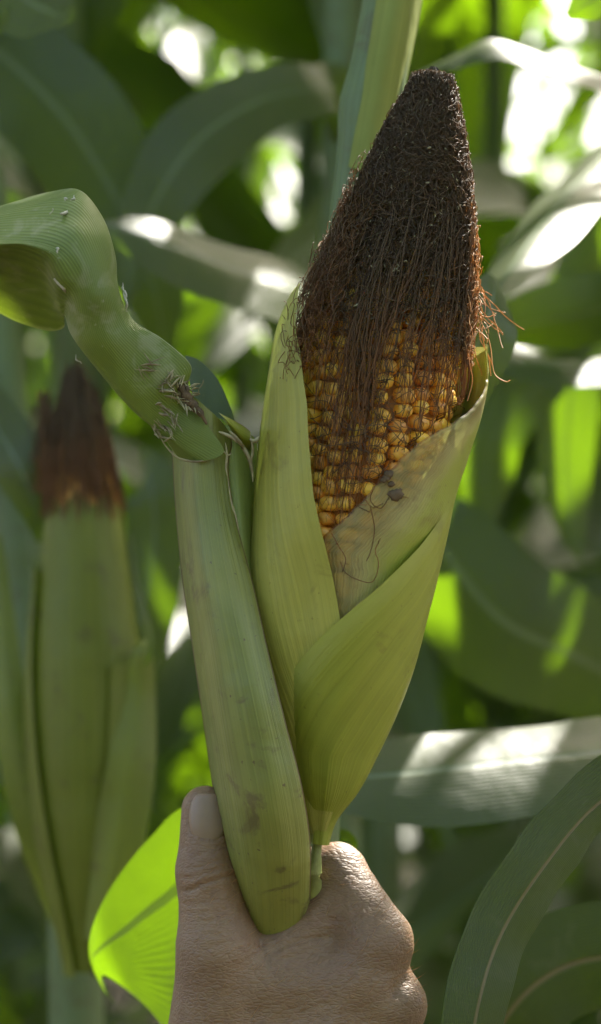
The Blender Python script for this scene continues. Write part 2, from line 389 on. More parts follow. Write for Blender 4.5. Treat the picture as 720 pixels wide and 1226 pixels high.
# thin membrane husk leaf over the kernels
me_ = edge([(386, 574), (400, 577), (430, 579), (452, 570), (480, 549), (510, 513), (540, 480), (560, 464), (568, 456), (600, 432), (640, 392), (660, 372), (740, 372), (900, 380), (1010, 385)], RHUSK, -8)
husk('husk_leaf', 1010, lambda s: s*0+384, me_, lambda q: q*0+2.2,
     lambda q, t, s: np.maximum(np.maximum(RHUSK(q)-8-6*np.clip((q-630)/50, 0, 1)+11*np.clip((650-q)/110, 0, 1)*np.clip((t-.2)/.7, 0, 1)+4.5*np.clip((q-540)/70, 0, 1)*np.clip((t-.1)/.35, 0, 1), (RCOB(q)+5)*(q < 850)), 4)-3*np.exp(-(s/.03)**2), M_memb, wob=.8, nu=260, rag=.035, label='thin papery husk leaf torn open over the kernels')
# right outer husk leaf
re_ = edge([(384, 581), (420, 587), (470, 584), (500, 575), (530, 562), (560, 548), (609, 524), (644, 499), (671, 474), (702, 444), (755, 389), (809, 350), (840, 338), (900, 340), (1010, 372)], RHUSK, 0)
husk('husk_leaf', 1010, lambda s: np.interp(s, [0, .08, .2, .5, 1], [396, 388, 392, 420, 470]), re_, lambda q: q*0+3.3,
     lambda q, t, s: RHUSK(q)+1+2*np.clip((q-500)/200, 0, 1)*0, M_hright)
# back husk leaf that closes the ear behind
husk('husk_leaf', 1010, lambda s: s*0+410+30*np.sin(s*3), lambda q: q*0+2.0, lambda q: q*0+4.4, lambda q, t, s: RHUSK(q)-6, M_hright)

# ---- silk
def strand_paths(m, n, q0, q1, t0, tj, roff, wander, curl=0.0, rp=None):
    """m strands of n points from row q0[i] to q1[i] along the ear"""
    u = np.linspace(0, 1, n)[None]; Q = q0[:, None]+(q1-q0)[:, None]*u
    ph = rng.uniform(0, 6.3, (m, 6)); T = t0[:, None]+tj[:, None]*u
    for k, (f, a) in enumerate(((1.3, 1), (2.9, .5), (6.1, .22))):
        T = T+wander*a*np.sin(f*u*2*np.pi*.7+ph[:, k:k+1])*np.minimum(1, 40/np.maximum(RCOB(Q), 20))*2
    RR = RCOB(Q)+roff[:, None]+np.abs(np.sin(u*7+ph[:, 3:4]))*3
    if curl: 
        Q = Q+curl*np.sin(u*23+ph[:, 4:5]); T = T+curl/90*np.cos(u*19+ph[:, 5:6]); RR = RR+curl*.6*np.sin(u*17+ph[:, 3:4])
    xq = CX(Q)+np.sin(T)*RR; qe = np.interp(xq, MEX, MEQ); under = (Q > qe-5) & (np.cos(T) > 0) & (xq > 380)
    RR = np.where(under, np.minimum(RR, RCOB(Q)-2), RR)
    return ear_pt(Q, T, RR)
MEX = [392, 432, 456, 480, 513, 549, 570, 579]; MEQ = [640, 600, 568, 540, 510, 480, 452, 430]

def strand_obj(name, path, rad, mat, parent=ear, origin=EAR_O, k=3, **props):
    m, n, _ = path.shape
    V, F = tubes(path, np.broadcast_to(rad, (m, n)), k)
    U = np.stack([np.repeat(rng.random(m), n*k), np.tile(np.repeat(np.linspace(0, 1, n), k), m)], -1)
    return ob(name, mesh(name, V-origin, F, mat, U), parent, **props)

# matted cap
q = np.linspace(80, 362, 110); th = np.linspace(0, 2*np.pi, 121)[:-1]
Qm, Tm = np.meshgrid(q, th, indexing='ij')
nz = np.array([mnoise.fractal(Vector((math.cos(t)*2.2, math.sin(t)*2.2, a/42)), .9, 2.1, 5)+.8*mnoise.noise(Vector((math.cos(t)*9, math.sin(t)*9, a/40))) for a, t in zip(Qm.ravel(), Tm.ravel())]).reshape(Qm.shape)
rr = RCOB(Qm)-3+nz*10-10*np.clip((Qm-300)/60, 0, 1)
ob('silk_mat', mesh('silk_mat', ear_pt(Qm, Tm, np.maximum(rr, .5)).reshape(-1, 3)-EAR_O, grid_faces(110, 120, True), M_mat), ear)

def side_t(m):      # strands thick over the whole front
    return rng.uniform(-np.pi, np.pi, m)
m = 250; q0 = 320+rng.beta(.9, 2.5, m)*240; t0 = side_t(m); q0 = np.where((t0 > .2), np.minimum(q0, 560), q0)
strand = [strand_paths(m, 34, q0, rng.uniform(240, 400, m), t0, rng.normal(0, .24, m), rng.uniform(1, 9, m), .085)]
m = 60; q0 = rng.uniform(480, 650, m); t0 = rng.normal(-.28, .16, m)+(q0-560)/100*.08      # the long tail down the middle
strand.append(strand_paths(m, 34, q0, rng.uniform(120, 300, m), t0, rng.normal(.1, .15, m), rng.uniform(1, 7, m), .045))
# clumped locks
for _ in range(28):
    tt = rng.uniform(-1.5, 1.5); qb = rng.uniform(400, 560); mm = 7
    strand.append(strand_paths(mm, 34, qb+rng.normal(0, 14, mm), rng.uniform(240, 380, mm), tt+rng.normal(0, .022, mm), np.full(mm, rng.normal(0, .15)), rng.uniform(3, 10)+rng.uniform(0, 4, mm), .03))
strand_obj('silk', np.concatenate(strand), .00013, M_silk, kind='stuff')
m = 70; q0 = rng.uniform(360, 600, m)
strand_obj('silk', strand_paths(m, 30, q0, q0-rng.uniform(20, 120, m), rng.uniform(-1, 1, m)*np.clip((700-q0)/250, .2, 1), rng.normal(0, .6, m), rng.uniform(4, 12, m), .12, 5), .00014, M_silkdark, kind='stuff')
m = 130; q0 = rng.uniform(390, 640, m); t0 = rng.uniform(-1.3, 1.4, m)*np.clip((700-q0)/250, .2, 1)-.1      # thin amber threads webbed over the kernels
strand_obj('silk', strand_paths(m, 20, q0, q0-rng.uniform(30, 130, m), t0, rng.normal(0, .16, m), rng.uniform(-3, 5, m), .07, 1.2), .00009, M_amber, kind='stuff')
# curly tangle on the cap
m = 5200; q0 = 100+rng.beta(1.3, 1.9, m)*300; t0 = side_t(m)
tangle = strand_paths(m, 22, q0, np.maximum(q0-rng.normal(30, 60, m), 92), t0, rng.normal(0, .32, m), rng.uniform(-2, 8, m), .14, 5)
strand_obj('silk', tangle, .00013, M_silkdark, kind='stuff')
m = 900; q0 = rng.uniform(95, 400, m)      # crumbs and fragments caught in the mat
frag = strand_paths(m, 4, q0, q0-rng.normal(0, 3, m), side_t(m), rng.normal(0, .03, m), rng.uniform(3, 9, m), .01, .5)
strand_obj('fragment', frag, rng.uniform(.0002, .0005, (m, 1))*np.array([[.6, 1, .9, .4]]), M_dry, kind='stuff')
m = 90; q0 = rng.uniform(360, 475, m)      # dark threads hanging over the tip of the left husk leaf
strand_obj('silk', strand_paths(m, 26, q0, q0-rng.uniform(40, 150, m), rng.normal(-.78, .1, m), rng.normal(-.12, .2, m), rng.uniform(24, 36, m)-np.clip((360-q0+60)/8, 0, 10), .06, 4), .00013, M_silk, kind='stuff')
m = 110; q0 = rng.uniform(270, 370, m)
strand_obj('silk', strand_paths(m, 24, q0, q0-rng.uniform(20, 90, m), rng.normal(-1.5, .2, m), rng.normal(0, .2, m), rng.uniform(6, 22, m), .1, 6), .00011, M_silk, kind='stuff')
# loose web standing off the left flank
m = 260; q0 = rng.uniform(280, 400, m); q1 = q0-rng.uniform(40, 100, m)
pth = strand_paths(m, 26, q0, q1, rng.normal(-1.35, .25, m), rng.normal(.1, .25, m), rng.uniform(2, 20, m)*np.clip((q0-200)/160, .2, 1), .09, 3)
strand_obj('silk', pth, .00012, M_silk, kind='stuff')
# right flank wisps, the sun's rim light put into their pale colour
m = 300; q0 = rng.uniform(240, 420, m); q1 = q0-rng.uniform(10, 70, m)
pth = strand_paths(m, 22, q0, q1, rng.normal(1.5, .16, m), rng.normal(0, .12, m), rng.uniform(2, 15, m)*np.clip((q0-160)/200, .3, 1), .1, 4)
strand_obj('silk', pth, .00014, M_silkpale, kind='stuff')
lo = []
for _ in range(26):
    a = np.array([572+rng.uniform(-4, 6), 370+rng.uniform(-30, 25), -4]); st = [a]
    v = np.array([rng.uniform(.2, 1.6), rng.uniform(1, 4), 0])
    for k in range(11):
        v = v+np.array([rng.normal(0, .9), rng.normal(0, .9), rng.normal(0, .5)]); st.append(st[-1]+v)
    lo.append([P(p[0], p[1], p[2]/1000) for p in cr(np.array(st), 26)])
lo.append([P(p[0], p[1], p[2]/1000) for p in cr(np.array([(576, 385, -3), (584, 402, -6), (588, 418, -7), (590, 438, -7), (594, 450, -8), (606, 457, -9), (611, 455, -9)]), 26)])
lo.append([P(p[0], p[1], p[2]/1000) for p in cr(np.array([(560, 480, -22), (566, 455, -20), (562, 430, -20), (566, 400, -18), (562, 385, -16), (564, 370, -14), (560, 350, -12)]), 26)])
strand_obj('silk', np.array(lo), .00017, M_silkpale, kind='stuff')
# stray threads lying on the membrane husk
st = [[(452, 640), (446, 655), (450, 668), (447, 684), (440, 692), (425, 690), (412, 684), (406, 672)], [(395, 640), (404, 655), (412, 668), (408, 684)],
      [(440, 604), (445, 630), (441, 655), (436, 668)], [(470, 588), (490, 590), (507, 587)], [(430, 592), (442, 606), (455, 600)], [(436, 604), (424, 606), (440, 612)],
      [(452, 570), (440, 596), (452, 606), (462, 592)]]
lo = []
for s in st:
    c = cr(np.array(s, float), 26); t_ = np.arcsin((c[:, 0]-CX(c[:, 1]))/(RHUSK(c[:, 1])-4)); lo.append(ear_pt(c[:, 1], t_, RHUSK(c[:, 1])-3))
strand_obj('silk', np.array(lo), .00016, M_silk, kind='stuff')
# rotten crumbs at the membrane's torn rim
def crumb(px, py, r, nm='rotten_spot'):
    V = []; nu, nv = 8, 10
    for i in range(nu):
        a = -math.pi/2+math.pi*i/(nu-1)
        for j in range(nv):
            b = 2*math.pi*j/nv; k = 1+.75*mnoise.noise(Vector((px+math.cos(a)*math.cos(b)*2, math.cos(a)*math.sin(b)*2, math.sin(a)*2+py)))
            V.append((math.cos(a)*math.cos(b)*r*k, math.sin(a)*r*.22*k, math.cos(a)*math.sin(b)*r*k*.8))
    R0 = float(RHUSK(py))-5; c = ear_pt(py, math.asin((px-float(CX(py)))/R0), R0)
    return ob(nm, mesh(nm, np.array(V)+c-EAR_O, grid_faces(nu, nv, True), M_brown), ear)
crumb(469, 588, .0024); crumb(462, 566, .0015); crumb(455, 574, .0009); crumb(465, 577, .0011); crumb(474, 582, .0009); crumb(459, 571, .0012)

# ---- the leaf sheath on the left and its blade
sheath_rows = [
    [(206, 530, 14), (212, 506, 0), (226, 474, -12), (250, 490, -13), (268, 508, -8), (280, 526, -4)],
    [(207, 560, 14), (213, 558, 0), (230, 556, -12), (252, 556, -14), (268, 559, -11), (274, 562, -9)],
    [(211, 620, 12), (218, 620, -3), (236, 620, -15), (258, 620, -17), (276, 620, -14), (283, 622, -12)],
    [(219, 700, 10), (227, 700, -6), (246, 700, -19), (273, 700, -22), (296, 700, -19), (304, 702, -17)],
    [(231, 780, 8), (239, 780, -10), (260, 780, -23), (290, 780, -27), (313, 779, -25), (321, 778, -23)],
    [(244, 870, 8), (253, 870, -12), (275, 870, -25), (309, 868, -30), (334, 866, -28), (342, 864, -26)],
    [(256, 950, 8), (265, 950, -12), (289, 950, -24), (325, 948, -29), (353, 944, -26), (362, 942, -23)],
    [(268, 1015, 10), (276, 1015, -8), (300, 1015, -19), (335, 1015, -23), (363, 1012, -19), (372, 1010, -14)],
    [(281, 1080, 18), (288, 1080, 4), (308, 1080, -7), (339, 1080, -9), (363, 1078, -5), (372, 1076, 2)],
    [(290, 1160, 34), (296, 1160, 24), (312, 1160, 13), (340, 1160, 10), (362, 1160, 15), (372, 1160, 24)]]
sheet('leaf_sheath', sheath_rows, 130, 40, M_sheath, ear, EAR_O, .0014, 45)
sheath2 = [[(258, 505, -2), (280, 512, -4), (300, 520, 6), (308, 530, 16)], [(258, 560, -4), (284, 560, -6), (302, 565, 4), (308, 570, 16)],
           [(266, 620, -6), (288, 620, -9), (302, 622, 2), (305, 625, 16)], [(282, 690, -10), (296, 690, -13), (306, 692, -4), (310, 694, 10)], [(306, 770, -8), (314, 770, -14), (320, 770, -10), (324, 772, 2)]]
sheet('inner_sheath', sheath2, 50, 14, M_hright, ear, EAR_O, .0006, 55)
# shank running down into the fist
c = cr(np.array([P(386, 975, 0), P(380, 1010, .001), P(375, 1050, .003), P(364, 1100, .012), P(338, 1200, .022), P(330, 1262, .024)]), 20)
V, F = tubes(c[None], np.interp(np.linspace(0, 1, 20), [0, .25, .4, 1], [.0018, .0016, .003, .008])[None], 14); ob('shank', mesh('shank', V-EAR_O, F, M_hleft, np.stack([np.tile(np.arange(14)/14, 20), np.repeat(np.arange(20)*.01, 14)], -1)), ear)
# torn sheath rim: curled lip and dry threads
lip = [[(262, 494, -12), (268, 500, -15), (272, 506, -12)], [(278, 502, -10), (280, 512, -14), (280, 520, -9)], [(292, 510, -4), (292, 524, -9), (290, 534, -4)], [(300, 516, 2), (302, 528, -3), (300, 540, 4)]]
sheet('torn_rim', lip, 24, 12, M_sheath, ear, EAR_O)
tw = [[(275, 516), (283, 524), (291, 535), (298, 548), (302, 562), (303, 577)], [(262, 517), (270, 520), (278, 524), (284, 530)], [(300, 520), (303, 540), (300, 556), (304, 570)],
      [(270, 530), (272, 545), (271, 560), (273, 572)], [(299, 526), (306, 528), (311, 522)], [(266, 538), (273, 545), (278, 542)], [(273, 572), (277, 600), (283, 620), (287, 640)],
      [(232, 496), (226, 505), (232, 515), (240, 522), (247, 530)], [(214, 484), (222, 494), (228, 503)],
      [(190, 519), (198, 533), (211, 547), (226, 552), (243, 552), (258, 547), (269, 541)]]
rad = np.array([.0007, .0006, .0005, .0004, .0008, .0003, .0003, .0007, .0005, .00035])[:, None]*np.sin(np.linspace(.35, 2.9, 14))[None]
pp = np.array([[P(a, b, -.0165+.005*(a > 290)) for a, b in cr(np.array(s, float), 14)] for s in tw])
V, F = tubes(pp, rad, 5); ob('dry_thread', mesh('dry_thread', V-EAR_O, F, M_dry), ear, kind='stuff')

# the blade: rows run from the collar to beyond the left frame edge
bl = [  # upper edge -> midrib -> lower edge
    [(228, 474, -14), (240, 494, -16.5), (252, 514, -17.5), (268, 541, -17.5), (242, 552, -16.5), (212, 547, -13)],
    [(226, 458, -13), (224, 474, -17), (222, 492, -20), (218, 512, -20), (208, 528, -17), (192, 520, -12)],
    [(228, 436, -14), (212, 452, -20), (198, 470, -23), (184, 488, -22), (170, 496, -19), (155, 488, -14)],
    [(195, 406, -18), (178, 418, -25), (160, 432, -28), (144, 446, -27), (130, 452, -22), (116, 442, -16)],
    [(160, 383, -18), (148, 388, -28), (130, 395, -33), (114, 402, -32), (98, 408, -26), (86, 402, -20)],
    [(142, 345, -16), (134, 346, -28), (120, 348, -37), (104, 352, -38), (86, 360, -30), (78, 378, -14)],
    [(138, 305, -14), (128, 306, -26), (112, 312, -38), (92, 322, -42), (68, 340, -34), (76, 392, 0)],
    [(124, 262, -10), (112, 264, -22), (94, 276, -36), (74, 300, -42), (52, 314, -36), (58, 396, 6)],
    [(96, 228, -2), (88, 240, -14), (68, 262, -30), (46, 290, -40), (24, 303, -38), (22, 386, 8)],
    [(60, 230, 4), (52, 240, -8), (36, 262, -24), (14, 288, -36), (-6, 300, -38), (-16, 368, 10)],
    [(0, 246, 6), (-4, 252, -6), (-16, 266, -22), (-34, 286, -34), (-52, 302, -36), (-62, 356, 10)],
    [(-70, 268, 10), (-76, 272, 0), (-86, 280, -12), (-98, 292, -20), (-112, 304, -22), (-120, 340, 10)],
    [(-170, 320, 20), (-174, 324, 14), (-180, 330, 8), (-188, 336, 6), (-196, 344, 6), (-200, 360, 20)],
    [(-300, 440, 30), (-301, 441, 29), (-302, 442, 28), (-303, 443, 28), (-304, 444, 28), (-305, 445, 30)]]
bl = [[(x, y, (d if i > 4 else np.mean([p[2] for p in row])+(d-np.mean([p[2] for p in row]))*(.22+.1*i if i else 1))) for (x, y, d) in row] for i, row in enumerate(bl)]
bl = [row if not 5 <= i <= 8 else [(x, y, d if k == 5 else -30+(d+30)*.6) for k, (x, y, d) in enumerate(row)] for i, row in enumerate(bl)]
sheet('leaf_blade', bl, 200, 54, M_main, ear, EAR_O, .0017, 85)
# lobe of the blade base behind the collar
sheet('leaf_auricle', [[(222, 425, 0), (226, 450, 2), (232, 480, 4)], [(240, 432, 4), (243, 458, 6), (246, 490, 8)], [(262, 456, 8), (262, 476, 9), (260, 500, 10)], [(276, 488, 12), (275, 496, 12), (272, 504, 12)], [(281, 503, 14), (280, 504, 14), (279, 506, 14)]], 30, 16, M_main, ear, EAR_O)
# frayed bits on the blade near the collar
fr = []; frr = []
def blade_d(px, py):
    rows = np.array(bl)[:9]; d2 = ((rows[..., 0]-px)**2+(rows[..., 1]-py)**2); w_ = 1/(d2+20); return float((rows[..., 2]*w_**2).sum()/(w_**2).sum())
FR = [(232, 470, 200, 470), (180, 436, 20, 24), (196, 452, 160, 16), (205, 462, 50, 26), (212, 470, 95, 22), (220, 462, 60, 20), (228, 468, 140, 18), (214, 478, 35, 26), (222, 484, 80, 20), (205, 470, 20, 22),
      (176, 446, 35, 16), (190, 458, 20, 18), (200, 446, 70, 12), (232, 480, 40, 18), (196, 488, 10, 14), (202, 492, 30, 14), (192, 512, 40, 18), (198, 516, 20, 22), (206, 516, 60, 12), (208, 508, 85, 14), (186, 514, 50, 10), (216, 458, 120, 14), (236, 462, 130, 14), (222, 474, 10, 18)]
for (a, b, an, ln) in FR[1:]:
    for rep in range(4):
        a2, b2 = a+rng.normal(0, 4), b+rng.normal(0, 4); an2 = R(an+rng.normal(0, 22)); l2 = ln*rng.uniform(.6, 1.3); pts = []; p1, p2 = rng.uniform(0, 6, 2); lift = rng.uniform(.3, 5)
        for u in np.linspace(0, 1, 10):
            x_ = a2+math.cos(an2)*l2*(u-.5)+1.1*math.sin(u*4+p1); y_ = b2+math.sin(an2)*l2*(u-.5)+1.1*math.cos(u*4+p2)
            pts.append(P(x_, y_, (blade_d(x_, y_)-1.5-lift*u*u)/1000))
        fr.append(pts); frr.append(.0003*np.sin(np.linspace(.4, 3.0, 10))*rng.uniform(.4, 1.7))
V, F = tubes(np.array(fr), np.array(frr), 4); ob('frayed_fibre', mesh('frayed_fibre', V-EAR_O, F, M_dry), ear, kind='stuff')

# pale dried scars on the hump and along the margin, a brown rotten seam at the collar
sc_ = []; sr_ = []
for (a, b, c_, d_, w_) in [(72, 256, 98, 248, .9), (80, 252, 86, 244, .6), (92, 252, 104, 250, .6), (78, 240, 80, 236, .4), (86, 241, 90, 234, .4), (96, 241, 99, 235, .4), (66, 330, 80, 352, .9), (64, 326, 72, 344, .7), (146, 338, 151, 356, .6), (149, 350, 153, 374, .6), (60, 256, 64, 250, .3), (90, 425, 97, 437, .3), (68, 296, 70, 302, .4)]:
    pts = [P(a+(c_-a)*u+1.2*math.sin(u*7+a), b+(d_-b)*u+1.2*math.cos(u*6+b), (blade_d(a+(c_-a)*u, b+(d_-b)*u)-.5)/1000) for u in np.linspace(0, 1, 10)]
    sc_.append(pts); sr_.append(.0009*w_*np.sin(np.linspace(.3, 2.9, 10))*rng.uniform(.6, 1.2, 10))
V, F = tubes(np.array(sc_), np.array(sr_), 5); ob('dry_scar', mesh('dry_scar', V-EAR_O, F, M_scar), ear, kind='stuff')
sm_ = [[(224, 462), (226, 474), (232, 484), (240, 494), (248, 508)], [(216, 462), (222, 472), (228, 482), (234, 490), (240, 498)], [(210, 452), (216, 462), (222, 474), (226, 484), (230, 492)]]
pp = np.array([[P(a, b, -.0188) for a, b in cr(np.array(q_, float), 14)] for q_ in sm_])
V, F = tubes(pp, np.tile(.0014*np.sin(np.linspace(.3, 2.9, 14))*(1+.3*np.sin(np.arange(14)*2.1)), (3, 1)), 6); ob('rotten_seam', mesh('rotten_seam', V-EAR_O, F, M_brown), ear, kind='stuff')

# ================================================================== HAND
def surface_nets(S, org, h):
    neg = S < 0; nx, ny, nz_ = S.shape
    corners = [(i, j, k) for i in (0, 1) for j in (0, 1) for k in (0, 1)]
    cnt = sum(neg[i:nx-1+i, j:ny-1+j, k:nz_-1+k].astype(np.int8) for i, j, k in corners)
    act = (cnt > 0) & (cnt < 8); idx = -np.ones(act.shape, np.int64); ai = np.argwhere(act); idx[act] = np.arange(len(ai))
    acc = np.zeros((len(ai), 3)); num = np.zeros(len(ai))
    for a in corners:
        for b in corners:
            if sum(abs(a[i]-b[i]) for i in range(3)) == 1 and a < b:
                sa = S[ai[:, 0]+a[0], ai[:, 1]+a[1], ai[:, 2]+a[2]]; sb = S[ai[:, 0]+b[0], ai[:, 1]+b[1], ai[:, 2]+b[2]]
                mk = (sa < 0) != (sb < 0); t = np.where(mk, sa/(sa-sb+1e-12), 0)
                acc += mk[:, None]*(np.array(a)+t[:, None]*(np.array(b)-np.array(a))); num += mk
    V = org+(ai+acc/num[:, None])*h; F = []
    for ax in range(3):
        o1, o2 = [(1, 2), (2, 0), (0, 1)][ax]
        s0 = [slice(1, -1)]*3; s0[ax] = slice(0, -1); s1 = [slice(1, -1)]*3; s1[ax] = slice(1, None)
        A, B = neg[tuple(s0)], neg[tuple(s1)]; ch = np.argwhere(A != B); fl = A[A != B]
        base = ch.copy(); off = np.array([1, 1, 1]); off[ax] = 0; base = base+off
        e1 = np.eye(3, dtype=int)[o1]; e2 = np.eye(3, dtype=int)[o2]
        g = lambda p: idx[p[:, 0], p[:, 1], p[:, 2]]
        qd = np.stack([g(base-e1-e2), g(base-e2), g(base), g(base-e1)], 1)
        qd[~fl] = qd[~fl][:, ::-1]; F.append(qd)
    return V, np.concatenate(F)

# capsules in photo px with depth px: (a, ra, b, rb, blend)
H = [((246, 973, 22), 30, (250, 1046, 16), 39, 8), ((250, 1046, 16), 39, (262, 1140, 8), 46, 10), ((262, 1140, 8), 48, (262, 1300, 30), 72, 20),
     ((452, 1132, 6), 42, (330, 1390, 34), 60, 26), ((466, 1208, 8), 44, (330, 1390, 34), 60, 26), ((450, 1290, 18), 42, (320, 1400, 34), 60, 26), ((425, 1360, 32), 38, (310, 1410, 34), 58, 26),
     ((318, 1168, 16), 38, (394, 1098, 34), 36, 18), ((285, 1190, 14), 44, (430, 1175, 6), 44, 26), ((300, 1260, 20), 60, (400, 1240, 14), 55, 26),
     # fingers, curled away round the shank
     ((450, 1128, 6), 43, (404, 1056, 58), 37, 12), ((404, 1056, 58), 37, (335, 1068, 120), 32, 8), ((335, 1068, 120), 32, (272, 1092, 92), 27, 8),
     ((464, 1204, 10), 44, (412, 1146, 86), 38, 12), ((412, 1146, 86), 38, (335, 1150, 132), 33, 8), ((335, 1150, 132), 33, (270, 1170, 98), 28, 8),
     ((450, 1290, 20), 41, (404, 1230, 92), 36, 12), ((404, 1230, 92), 36, (335, 1236, 134), 31, 8), ((335, 1236, 134), 31, (278, 1250, 98), 27, 8),
     ((425, 1360, 32), 36, (390, 1310, 96), 32, 12), ((390, 1310, 96), 32, (335, 1312, 130), 28, 8), ((335, 1312, 130), 28, (290, 1322, 98), 24, 8),
     ((318, 1400, 34), 66, (300, 1640, 40), 82, 30)]
hs = 2.6; ox, oy, od = 150, 925, -85
xs = np.arange(ox, 560, hs); ys = np.arange(oy, 1560, hs); ds = np.arange(od, 190, hs)
GX, GY, GD = np.meshgrid(xs.astype(np.float32), ys.astype(np.float32), ds.astype(np.float32), indexing='ij')
S = None
for a, ra, b, rb, bl_ in H:
    a = np.array(a, np.float32); b = np.array(b, np.float32); ab = b-a
    t = np.clip(((GX-a[0])*ab[0]+(GY-a[1])*ab[1]+(GD-a[2])*ab[2])/float(ab@ab), 0, 1)
    d_ = np.sqrt((GX-a[0]-t*ab[0])**2+(GY-a[1]-t*ab[1])**2+(GD-a[2]-t*ab[2])**2)-(ra+(rb-ra)*t)
    if S is None: S = d_
    else:
        h_ = np.clip(.5+.5*(S-d_)/bl_, 0, 1); S = S*(1-h_)+d_*h_-bl_*h_*(1-h_)
del GX, GY, GD
V, F = surface_nets(S, np.array([ox, oy, od], float), hs); del S
# normals for the fine relief
tri = V[F]; fn = np.cross(tri[:, 2]-tri[:, 0], tri[:, 3]-tri[:, 1]); vn = np.zeros_like(V)
for k in range(4): np.add.at(vn, F[:, k], fn)
vn /= np.linalg.norm(vn, axis=1)[:, None]+1e-9
disp = np.zeros(len(V)); front = (V[:, 2] < 40)
def crease(pts, depth, width):
    global disp
    c = cr(np.array(pts, float), 60); d2 = np.full(len(V), 1e9); tt = np.zeros(len(V))
    for i, p in enumerate(c):
        e = (V[:, 0]-p[0])**2+(V[:, 1]-p[1])**2; mk = e < d2; d2[mk] = e[mk]; tt[mk] = i/59
    fade = np.clip(np.minimum(tt, 1-tt)*5, 0, 1)
    g = np.exp(-d2/width**2)-.35*np.exp(-d2/(width*2.6)**2)
    disp -= np.where(front, depth*g*fade, 0)
crease([(212, 1066), (228, 1063), (248, 1053), (275, 1046), (296, 1046)], 2.6, 3.2)
crease([(214, 1050), (232, 1047), (252, 1040), (285, 1034)], 1.5, 3)
crease([(218, 1038), (236, 1036), (256, 1029), (285, 1024)], 1.2, 3)
crease([(228, 1024), (250, 1018), (280, 1012)], .9, 3)
crease([(216, 1080), (240, 1078), (270, 1068)], .9, 3)
crease([(318, 1148), (328, 1136), (345, 1128), (372, 1122), (410, 1120)], 2.6, 4)
crease([(322, 1158), (318, 1140), (310, 1122)], 3, 4)
crease([(330, 1146), (360, 1140), (400, 1140)], 1.3, 4)
crease([(352, 1108), (390, 1102), (430, 1102)], 1.0, 4)
crease([(340, 1120), (380, 1112), (420, 1110)], .9, 3)
crease([(398, 1090), (430, 1082), (455, 1088)], 1.0, 5)
crease([(440, 1100), (455, 1094), (470, 1100)], .9, 3)
crease([(240, 1130), (262, 1125), (290, 1118)], .8, 4)
crease([(225, 975), (226, 992), (236, 1009), (252, 1012), (275, 1008)], 1.4, 2.6)
crease([(490, 1165), (478, 1176), (470, 1190)], 5, 10)
for a_ in range(9):
    x0 = 335+a_*14; crease([(x0, 1150+a_*3), (x0+22, 1141+a_*2+4*math.sin(a_*2)), (x0+48, 1146+a_*2)], .55, 2.6)
    crease([(x0-40, 1190+a_*5), (x0-10, 1178+a_*5+5*math.sin(a_*3)), (x0+24, 1182+a_*4)], .5, 2.6)
for a_ in range(7): crease([(222+a_*5, 1092+a_*8), (240+a_*4, 1088+a_*8+3*math.sin(a_*2)), (266+a_*3, 1084+a_*9)], .5, 2.4)
crease([(404, 1052), (420, 1050), (438, 1058)], .9, 3)
crease([(300, 1226), (330, 1206), (352, 1170)], -1.3, 9); crease([(380, 1240), (410, 1200), (432, 1150)], -1.6, 11)
# nail bed: a shallow seat for the nail
mk = front & (V[:, 1] < 1012); e = np.sqrt(((V[:, 0]-250)/27)**2+((V[:, 1]-975)/34)**2); disp -= np.where(mk, 1.3*np.clip((1.05-e)*6, 0, 1), 0)
nzv = np.array([mnoise.noise(Vector((a/16, b/16, c/16))) + .5*mnoise.noise(Vector((a/6, b/9, c/6))) for a, b, c in V]); disp += nzv*.55
V = V+vn*disp[:, None]
hi = np.where(front & (V[:, 2] < 10) & (V[:, 1] > 1035) & (V[:, 1] < 1300) & (V[:, 0] > 225))[0]; hi = rng.choice(hi, 220); hairs = []
for h_ in hi:
    p0 = V[h_]; n_ = vn[h_]; d_ = np.array([.75, -.45, 0])+rng.normal(0, .25, 3); L_ = rng.uniform(8, 20)
    hairs.append([p0+n_*(.3+2.2*u*(1.1-u)+rng.uniform(0, .6)*u)+d_*L_*u for u in np.linspace(0, 1, 6)])
hairs = np.array(hairs); hairs = np.stack([(hairs[..., 0]-360)/PXM, hairs[..., 2]/PXM, CZ-(hairs[..., 1]-613)/PXM], -1)
yy = V[:, 1]; V[:, 1] = np.where(yy > 1330, 1330+(yy-1330)*(1+(yy-1330)/130), yy)     # the forearm carries on well below the picture
HAND_O = P(300, 1900, .02)
Wv = np.stack([(V[:, 0]-360)/PXM, V[:, 2]/PXM, CZ-(V[:, 1]-613)/PXM], 1)

mk = N('skin'); tc = mk.n('ShaderNodeTexCoord'); oc = tc.outputs['Object']
n1 = mk.noise(oc, 30, 4, .6); n2 = mk.noise(oc, 400, 3, .6); n3 = mk.noise(oc, 130, 3, .5)
c = mk.mix(mk.ramp(n1, .3, .7), (.19, .110, .056), (.245, .15, .078)); c = mk.mix(mk.math('MULTIPLY', mk.ramp(n2, .45, .75), .4), c, (.14, .07, .04))
c = mk.mix(mk.math('MULTIPLY', mk.ramp(n3, .6, .75), .3), c, (.24, .12, .075))
pb = mk.n('ShaderNodeBsdfPrincipled', i_Roughness=.5); mk.l(c, pb.inputs['Base Color'])
pb.inputs['Subsurface Weight'].default_value = .25; pb.inputs['Subsurface Scale'].default_value = .005; pb.inputs['Subsurface Radius'].default_value = (1, .35, .2)
vo = mk.n('ShaderNodeTexVoronoi', feature='DISTANCE_TO_EDGE', i_Scale=700); 
